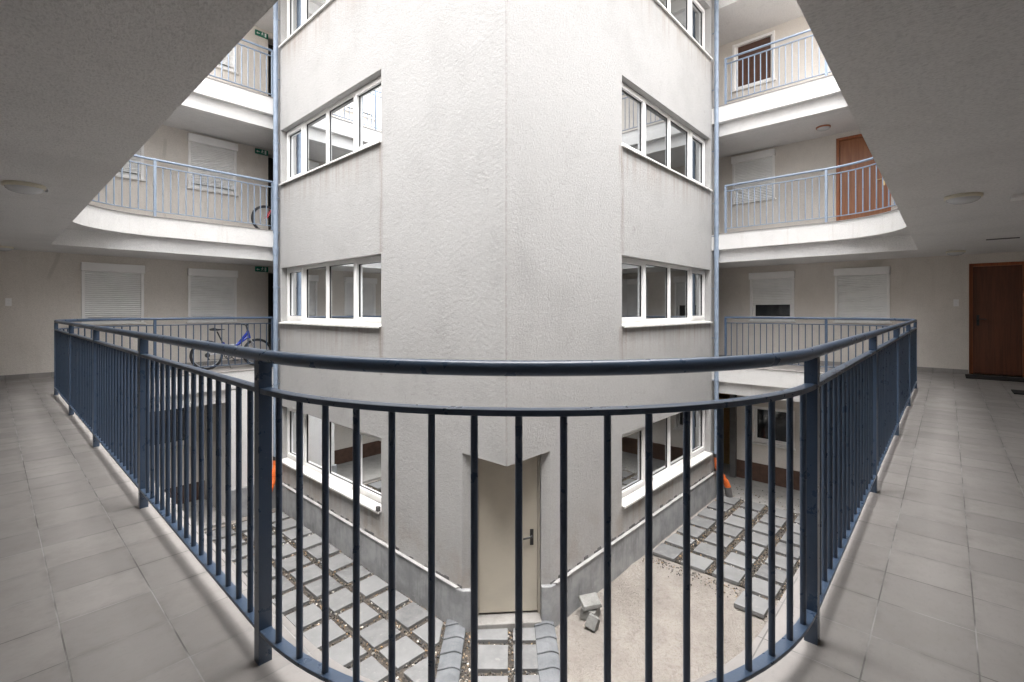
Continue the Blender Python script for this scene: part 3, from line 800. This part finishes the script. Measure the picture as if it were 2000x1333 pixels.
for a, fz in winL[1:]: cp('L', a, fz+1.0)
full = shutter_window(drop=1.0, parent=bld); place(full, 'R', .91, 1.0)
w_ = copy_tree(full, bld); place(w_, 'R', 3.12, 4.0); w_['label'] = 'window with its roller shutter fully down behind the upper right railing'
half = shutter_window(drop=.62, parent=bld); place(half, 'R', 2.70, 1.0); half['label'] = 'window with its roller shutter half raised over dark glass'
op = shutter_window(drop=0, glass='brownglass', parent=bld, box=False, H=1.19); place(op, 'R', 3.12, 6.9); op['label'] = 'unshuttered window with brown blind inside'
lo = shutter_window(W=.94, drop=0, parent=bld, box=False, H=.9); place(lo, 'R', 2.66, -2.05)
lo2 = shutter_window(W=1.30, drop=0, parent=bld, box=False, H=1.0); place(lo2, 'L', 1.75, -1.75)
for k_, u, z in (('N',6.4,1.0),('N',8.9,1.0),('N',8.0,4.0),('S',8.6,1.0),('S',10.4,4.0)): cp(k_, u, z)

def wood_door(kind, u0, u1, z0, z1, depth=.12, flip=False):
    W = u1-u0; H = z1-z0; f = MB()
    f.box(0,.06,depth-.04,depth+.08,0,H); f.box(W-.06,W,depth-.04,depth+.08,0,H); f.box(.06,W-.06,depth-.04,depth+.08,H-.06,H)
    d = obj('door', MBbox(.062,W-.062,depth,depth+.045,.01,H-.062), M['door'], bld, world=False, bevel=.004)
    obj('door_frame', f, M['doorframe'], d, world=False, bevel=.003)
    h = MB(); hx = W-.13 if flip else .13; s_ = -1 if flip else 1
    h.box(hx-.02,hx+.02,depth-.008,depth-.0005,.95,1.16)
    h.tube([(hx,depth-.008,1.08),(hx,depth-.055,1.08),(hx+s_*.03,depth-.06,1.08),(hx+s_*.12,depth-.055,1.08)], .009, 8)
    h.tube([(hx,depth-.006,.99),(hx,depth-.02,.99)], .014, 10)
    obj('handle', h, M['brass'], d, world=False)
    b_ = Vector((WX0,WY0,G))
    if kind == 'R': p, rz = Vector((WX1,u1,z0)), R(-90)
    elif kind == 'S': p, rz = Vector((u1,WY0,z0)), R(180)
    elif kind == 'N': p, rz = Vector((WX0,u0,z0)), R(90)
    d.location = p-b_; d.rotation_euler = (0,0,rz); return d
def MBbox(*a):
    m = MB(); m.box(*a); return m
dk = wood_door('R', -1.10, -.31, 0.0, 2.17, .14)
dk.data = dk.data.copy(); dk.data.materials[0] = M['doorshade']; dk.children[1].data = dk.children[1].data.copy(); [c_.data.materials.__setitem__(0, M['dark']) for c_ in dk.children if c_.name.startswith('handle')]
dk['label'] = 'brown door at the dim end of our walkway, darkened for shade'
wood_door('R', .89, 1.87, 3.0, 5.15, .06, flip=True)
wood_door('S', 6.0, 6.95, 3.0, 5.1, .06); wood_door('N', 4.2, 5.1, 3.0, 5.1, .06); wood_door('S', 5.6, 6.5, 0, 2.1, .06)

# ---------------------------------------------------------------- railings
def rail_line():
    """plan path of the railing and the arc positions of its posts"""
    segs = []
    path = [(4.24,RYF),(2.08,RYF)]+qarc(2.08,9.65,2.08-RX,RYF-9.65,90,180,20)[1:]+[(RX,1.80)]
    path += qarc(2.09,1.80,2.09-RX,1.80-RY,180,270,36)[1:]+[(9.93,RY)]+qarc(9.93,1.80,RXF-9.93,1.80-RY,270,360,20)[1:]+[(RXF,3.76)]
    return path
PATH = rail_line()
cum = [0]
for a, b in zip(PATH[:-1], PATH[1:]): cum.append(cum[-1]+math.dist(a,b))
def at(s):
    s = max(0, min(cum[-1], s))
    for i in range(len(cum)-1):
        if cum[i+1] >= s:
            t = (s-cum[i])/(cum[i+1]-cum[i]) if cum[i+1] > cum[i] else 0
            a, b = Vector(PATH[i]), Vector(PATH[i+1]); return a+(b-a)*t, (b-a).normalized()
def s_of(x, y):
    best = min(range(int(cum[-1]*100)), key=lambda k: (at(k/100)[0]-Vector((x,y))).length); return best/100
posts_xy = [(4.22,RYF),(2.10,RYF),(RX,9.72),(RX,7.75),(RX,5.78),(RX,3.78),(RX,1.81),(2.106,RY),(4.11,RY),(6.13,RY),(8.12,RY),(10.0,RY),(RXF,1.80),(RXF,3.74)]
POSTS = [s_of(*p) for p in posts_xy]
BAL = []
for a, b in zip(POSTS[:-1], POSTS[1:]):
    n = max(2, round((b-a)/.1235))
    for k in range(1, n): BAL.append(a+(b-a)*k/n)
bal_me = MB(); bal_me.tube([(0,0,.121),(0,0,.958)], .0105, 10, cap=False); bal_mesh = bal_me.mesh('baluster', M['rail'])
bal_mesh2 = bal_me.mesh('baluster', M['rail_lit'])
post_mb = MB(); post_mb.box(-.022,.022,-.022,.022,0.0,1.072)
def railing(z, label, visible, base, mt='rail'):
    t = thing('railing', (base[0],base[1],z), label, 'railing', 'railings along the walkways')
    pts = [(p[0],p[1],z+1.088) for p in PATH]
    # refine long straights so that the tube stays round
    m_ = MB(); m_.tube(pts, .0225, 16); obj('handrail', m_, M[mt], t)
    m_ = MB(); m_.strip(PATH, .020, z+.957, z+.975); obj('middle_rail', m_, M[mt], t, bevel=.002)
    m_ = MB(); m_.strip(PATH, .020, z+.108, z+.122); obj('bottom_rail', m_, M[mt], t, bevel=.002)
    pm = post_mb.mesh('post', M[mt])
    for s in POSTS:
        p, tn = at(s)
        o = bpy.data.objects.new('post', pm); COL.objects.link(o); o.parent = t
        o.location = (p.x-base[0], p.y-base[1], 0)
        o.rotation_euler = (0,0,math.atan2(tn.y,tn.x))
    if False:
        for s in POSTS:
            p, tn = at(s); m_ = MB(); ph = random.random()*6
            m_.prism([(.036*(1+.22*math.sin(3*a+ph)+.12*math.sin(7*a))*math.cos(a), .036*(1+.22*math.sin(3*a+ph)+.12*math.sin(7*a))*math.sin(a)) for a in [k*math.pi/12 for k in range(24)]], .0, .003)
            obj('foot_sealant', m_, M['dark'], t, world=False, loc=(p.x-base[0], p.y-base[1], .0005))
    vis = sorted([s for s in BAL if visible(at(s)[0])], key=lambda s: (at(s)[0]-Vector((0,0))).length)[:100]
    vs = set(vis); rest = MB()
    for s in BAL:
        p, tn = at(s)
        if s in vs:
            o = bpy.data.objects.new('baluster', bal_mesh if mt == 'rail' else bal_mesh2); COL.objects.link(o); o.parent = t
            o.location = (p.x-base[0], p.y-base[1], 0)
        else:
            rest.tube([(p.x,p.y,z+.121),(p.x,p.y,z+.958)], .0105, 8, cap=False)
    if rest.v:
        o = obj('balusters', rest, M[mt], t); o['kind'] = 'stuff'
    return t
railing(0, 'blue metal railing on our walkway, curving across the foreground with close vertical bars', lambda p: True, (1.07,.80))
railing(3.0, 'blue railing of the storey above, passing the red bicycle and the brown door', lambda p: p.y > 9.7 or p.x > 10, (2.1,RYF), 'rail_lit')
railing(5.9, 'topmost blue railing, in front of the brown unshuttered window', lambda p: p.y > 9.7 or p.x > 10, (RXF,1.8), 'rail_lit')

# ---------------------------------------------------------------- downpipes
def downpipe(x, y, zt, zb, label, side):
    t = thing('downpipe', (x,y,G), label, 'downpipe', 'downpipes at the block ends')
    m_ = MB(); m_.tube([(x,y,zb),(x,y,zt)], .048, 16); obj('pipe', m_, M['pipe'], t)
    wallv = Vector((1,0,0)) if side == 'L' else Vector((0,1,0))
    for z in (-2.0,-.35,.62,1.75,2.95,3.7,4.9,6.3,7.6):
        m_ = MB(); m_.tube([(x,y,z-.018),(x,y,z+.018)], .055, 16)
        p = Vector((x,y,z)); m_.tube([p+wallv*.05, p+wallv*.10], .010, 8)
        obj('bracket', m_, M['pipe'], t)
    for z in (2.55,-.9):
        m_ = MB(); m_.tube([(x,y,z-.10),(x,y,z+.10)], .058, 16); obj('socket_joint', m_, M['pipe'], t)
    m_ = MB(); m_.tube([(x,y,zb-.05),(x,y,zb+.03)], .062, 16); obj('collar', m_, M['dark'], t)
    return t
t = downpipe(4.20,10.80,9.5,-1.95,'blue grey downpipe at the left end of the white block','L')
m_ = MB(); m_.tube([(4.20,10.80,-1.99),(4.20,10.80,-2.10)], .06, 16); m_.tube([(4.20,10.80,-2.08),(4.19,10.78,-2.16),(4.15,10.74,-2.24)], .055, 14)
m_.tube([(4.17,10.75,-2.20),(4.14,10.73,-2.32)], .067, 16); m_.tube([(4.15,10.74,-2.30),(4.12,10.72,-2.42),(4.05,10.68,-2.52)], .055, 14); m_.tube([(4.08,10.70,-2.46),(4.0,10.64,-2.60)], .066, 16)
obj('orange_elbow', m_, M['orange'], t)
m_ = MB(); m_.tube([(4.02,10.655,-2.57),(3.98,10.63,-2.72),(3.98,10.63,G+.02)], .05, 14); obj('drain_pipe', m_, M['floorconc'], t)
t = downpipe(11.20,3.90,9.5,-2.05,'blue grey downpipe at the right end of the white block','R')
m_ = MB(); m_.tube([(11.20,3.90,-2.08),(11.20,3.89,-2.3),(11.24,3.84,-2.45)], .055, 14); m_.tube([(11.23,3.85,-2.40),(11.36,3.72,-2.72)], .055, 14); m_.tube([(11.33,3.75,-2.64),(11.38,3.70,-2.80)], .066, 16)
obj('orange_elbow', m_, M['orange'], t)
m_ = MB(); m_.tube([(11.37,3.71,-2.78),(11.40,3.68,G+.01)], .075, 14); obj('drain_pipe', m_, M['pilaster'], t)

# ---------------------------------------------------------------- lamps, signs, small fittings
def lamp(x, y, z, label, rim='cream'):
    t = thing('ceiling_lamp', (x,y,z), label, 'ceiling lamp', 'round ceiling lamps of the walkways')
    m_ = MB(); m_.lathe([(0.0,0),(.136,0),(.140,-.007),(.136,-.030),(.126,-.034),(.12,-.030)], (x,y,z), 36); obj('rim', m_, M[rim], t)
    m_ = MB(); m_.lathe([(.124,-.030),(.118,-.046),(.100,-.062),(.072,-.073),(.04,-.079),(0.001,-.081)], (x,y,z), 36); obj('diffuser', m_, M['opal'], t)
    m_ = MB(); m_.box(x+.128,x+.148,y-.012,y+.012,z-.044,z-.02); obj('clip', m_, M['steel'], t)
lamp(.205,5.95,2.35,'cream round ceiling lamp above the left walkway, nearest one')
lamp(6.28,-.11,2.35,'cream round ceiling lamp above the right walkway, nearest one')
lamp(12.1,-.11,2.35,'small far ceiling lamp over the brown door of our walkway')
lamp(.15,12.0,2.35,'ceiling lamp at the left edge near the far wall')
lamp(12.25,2.0,5.25,'ceiling lamp with a brown wooden rim on the storey above','doorframe')

def exit_sign(z, label):
    x0 = 4.37; y = WY1; w_, h_ = .30, .125
    t = thing('exit_sign', (x0,y,z), label, 'exit sign', 'green exit signs beside the stairwell opening')
    m_ = MB(); m_.box(x0,x0+w_,y-.03,y-.001,z,z+h_); obj('sign_box', m_, M['green'], t, bevel=.004)
    m_ = MB(); F = y-.0325; s = h_
    def P(a): m_.add([(x0+u, F, z+v) for u, v in a], [tuple(range(len(a)))])
    P([(.025,.055),(.055,.085),(.055,.065),(.10,.065),(.10,.045),(.055,.045),(.055,.025)])          # arrow to the left
    cxm, czm = .168, .102
    P([(cxm+.012*math.cos(k*.785), czm+.012*math.sin(k*.785)) for k in range(8)])                     # running figure: head
    P([(.150,.090),(.176,.088),(.170,.055),(.152,.055)]); P([(.152,.058),(.164,.055),(.148,.035),(.128,.028),(.126,.037),(.142,.044)])
    P([(.160,.058),(.172,.056),(.186,.038),(.182,.016),(.173,.018),(.176,.036)]); P([(.150,.088),(.152,.078),(.132,.068),(.126,.076)]); P([(.172,.088),(.174,.078),(.192,.066),(.197,.074)])
    P([(.215,.015),(.255,.015),(.255,.110),(.215,.110)])
    obj('pictogram', m_, M['signwhite'], t)
exit_sign(2.20, 'green exit sign high on the wall above the blue bicycle')
exit_sign(5.09, 'green exit sign above the red bicycle, one storey up')
exit_sign(7.99, 'topmost green exit sign, half hidden by our ceiling')

def intercom(x, y, z, n, label):
    t = thing('doorbell_panel', (x,y,z), label, 'doorbell panel', 'white doorbell panels')
    m_ = MB(); b_ = MB()
    if n == 'y':
        m_.box(x-.04,x+.04,y-.012,y-.0005,z-.07,z+.07)
        for dz in (-.03,.03): b_.tube([(x,y-.011,z+dz),(x,y-.018,z+dz)], .016, 12)
    else:
        m_.box(x-.012,x-.0005,y-.04,y+.04,z-.07,z+.07)
        for dz in (-.03,.03): b_.tube([(x-.011,y,z+dz),(x-.018,y,z+dz)], .016, 12)
    obj('plate', m_, M['white'], t, bevel=.003); obj('button', b_, M['shutter'], t)
intercom(.23, WY1, 1.40, 'y', 'small white switch plate on the far left wall')
intercom(WX1, -.125, 1.40, 'x', 'small white switch plate beside the brown door on our walkway')
m_ = MB(); m_.box(12.1,12.70,-1.15,-.25,.001,.018); tag(obj('doormat', m_, M['mat'], bevel=.004), 'black doormat in front of the brown door on our walkway', 'doormat', 'black doormats')
m_ = MB(); m_.box(10.3,10.75,-1.6,-.73,.001,.018); tag(obj('doormat', m_, M['mat'], bevel=.004), 'black doormat at the right picture edge, nearer than the other', 'doormat', 'black doormats')
m_ = MB(); m_.box(6.55,6.75,-.62,-.45,2.318,2.3499); tag(obj('junction_box', m_, M['white'], bevel=.006), 'small white box on the ceiling right of the near right lamp', 'junction box')
m_ = MB(); m_.tube([(10.4,-.44,2.342),(10.42,-.80,2.342)], .008, 8); tag(obj('cable_conduit', m_, M['pilaster']), 'thin dark conduit on the ceiling in front of the brown door', 'conduit')

# ---------------------------------------------------------------- bicycles
def bicycle(loc, rz, label, paint, dark):
    t = thing('bicycle', loc, label, 'bicycle', None, rz)
    r = .31; wb = .99
    def wheel(cx):
        m_ = MB(); m_.tube([(cx+(r-.026)*math.cos(a),0,r+(r-.026)*math.sin(a)) for a in [k*2*math.pi/40 for k in range(40)]], .027, 10, closed=True)
        o = obj('wheel', m_, M['rubber'], t, world=False)
        m_ = MB(); m_.tube([(cx+(r-.055)*math.cos(a),0,r+(r-.055)*math.sin(a)) for a in [k*2*math.pi/40 for k in range(40)]], .010, 6, closed=True, flat=1)
        obj('rim', m_, M['bike_silver'], o, world=False)
        m_ = MB()
        for k in range(28):
            a = k*2*math.pi/28; s_ = .02 if k%2 else -.02
            m_.tube([(cx+.02*math.cos(a+.6),s_,r+.02*math.sin(a+.6)),(cx+(r-.055)*math.cos(a),0,r+(r-.055)*math.sin(a))], .0012, 4, cap=False)
        m_.tube([(cx,-.05,r),(cx,.05,r)], .018, 10); obj('spokes', m_, M['steel'], o, world=False)
        return o
    wheel(0); wheel(wb)
    BBx, BBz = .40, .30
    head0, head1 = Vector((.82,0,.66)), Vector((.79,0,.80)); st = Vector((.27,0,.60))
    m_ = MB()
    m_.tube([(BBx,0,BBz),(.50,0,.44),(.60,0,.52),head0+Vector((0,0,.02))], [.03,.034,.030,.026], 10)
    m_.tube([(.60,0,.50),(.70,0,.64),head1-Vector((0,0,.03))], [.035,.028,.022], 10)
    m_.tube([head0-Vector((-.01,0,.03)), head1], .028, 12)
    m_.tube([(BBx,0,BBz),(.36,0,.42),(.30,0,.56)], [.024,.026,.030], 10)
    fr = obj('frame', m_, M[paint], t, world=False)
    m_ = MB(); m_.tube([(.36,0,.46),(.46,0,.50),(.58,0,.52)], .020, 10)
    for s_ in (-.045,.045): m_.tube([(BBx,s_*.5,BBz+.03),(.2,s_,.33),(0,s_,r)], .013, 8); m_.tube([(0,s_,r),(.14,s_,.47),(.31,s_*.3,.50)], .010, 8)
    obj('swing_arm', m_, M['bike_silver'], t, world=False)
    m_ = MB(); m_.tube([(.36,0,.46),(.345,0,.50),(.335,0,.53)], .012, 8)
    k = Vector((.30,0,.55)); m_.tube([k, Vector((.19,0,.80))], .014, 10); obj('seat_post', m_, M['dark'], t, world=False)
    m_ = MB(); m_.tube([(.06,0,.845),(.12,0,.85),(.20,0,.838),(.30,0,.842),(.34,0,.836)], [.05,.075,.05,.024,.012], 12, flat=.42); obj('saddle', m_, M['rubber'], t, world=False)
    m_ = MB()
    for s_ in (-.055,.055): m_.tube([(.835,s_,.60),(.90,s_,.50),(wb,s_,r)], [.017,.016,.013], 8)
    m_.tube([(.835,-.06,.615),(.835,.06,.615)], .018, 8); obj('fork', m_, M[dark], t, world=False)
    m_ = MB(); m_.tube([head1, (.765,0,.90),(.76,0,.92)], .014, 10)
    m_.tube([(.70,-.29,.945),(.73,-.20,.945),(.775,-.08,.925),(.775,.08,.925),(.73,.20,.945),(.70,.29,.945)], .012, 8); obj('handlebar', m_, M['dark'], t, world=False)
    m_ = MB()
    for s_ in (-1,1): m_.tube([(.665,s_*.345,.945),(.715,s_*.245,.945)], .017, 10)
    obj('grip', m_, M['rubber'], t, world=False)
    m_ = MB(); m_.tube([(BBx,-.06,BBz),(BBx,.06,BBz)], .022, 10)
    for i_ in range(1): m_.tube([(BBx+.085*math.cos(a),-.05,BBz+.085*math.sin(a)) for a in [k*2*math.pi/24 for k in range(24)]], .008, 6, closed=True)
    for k in range(5): m_.tube([(BBx,-.05,BBz),(BBx+.085*math.cos(k*1.257),-.05,BBz+.085*math.sin(k*1.257))], .007, 5)
    m_.tube([(BBx,-.065,BBz),(BBx+.11,-.07,BBz-.12)], .010, 8); m_.tube([(BBx,.065,BBz),(BBx-.11,.07,BBz+.12)], .010, 8)
    m_.box(BBx+.06,BBx+.16,-.15,-.08,BBz-.135,BBz-.11); m_.box(BBx-.16,BBx-.06,.08,.15,BBz+.11,BBz+.135)
    m_.tube([(BBx,-.05,BBz+.083),(0.0,-.05,r+.045)], .005, 5); m_.tube([(BBx,-.05,BBz-.083),(.02,-.05,r-.10)], .005, 5)
    m_.tube([(0,-.05,r+.0),(.0,-.058,r+.001)], .05, 16); m_.tube([(.0,-.06,r-.03),(.03,-.06,r-.10)], .014, 8); obj('crankset', m_, M['dark'], t, world=False)
    m_ = MB(); m_.tube([(BBx-.04,-.04,BBz-.03),(BBx+.02,-.13,.0),(BBx+.05,-.14,.004)], .008, 8); obj('kickstand', m_, M['dark'], t, world=False)
    return t
bicycle((3.07,11.47,0), 0, 'blue and silver mountain bicycle on its kickstand behind the far railing', 'bike_blue', 'bike_silver')
bicycle((5.20,11.38,3.0), R(180), 'red bicycle one storey up, mostly hidden by the left downpipe', 'bike_red', 'bike_red')

# ---------------------------------------------------------------- rubble by the right plinth
def rubble(P, h, loc, rot, label):
    m_ = MB(); n = len(P)
    m_.add([(p[0]*1.04,p[1]*1.04,0) for p in P]+[(p[0]*random.uniform(.86,1),p[1]*random.uniform(.86,1),h*random.uniform(.85,1.1)) for p in P],
           [tuple(range(n-1,-1,-1)), tuple(range(n,2*n))]+[(i,(i+1)%n,(i+1)%n+n,i+n) for i in range(n)])
    o = obj('broken_slab', m_, M['rubble'], loc=loc, rot=rot, bevel=.006); tag(o, label, 'rubble', 'broken slabs by the right plinth')
rubble([(-.13,-.10),(.12,-.12),(.14,.09),(.02,.13),(-.12,.11)], .14, (5.70,3.72,G), (.05,0,.3), 'block of broken stone lying under the flat piece by the right plinth')
rubble([(-.14,-.12),(.13,-.13),(.14,.12),(-.13,.13)], .05, (5.72,3.73,G+.175), (.16,-.10,-.62), 'pale square stone piece resting on top of the rubble')
rubble([(-.11,-.06),(.0,-.10),(.12,-.04),(.10,.07),(-.08,.08)], .15, (5.50,3.58,G), (.35,.35,.5), 'jagged grey stone chunk in front of the flat piece on the sand')
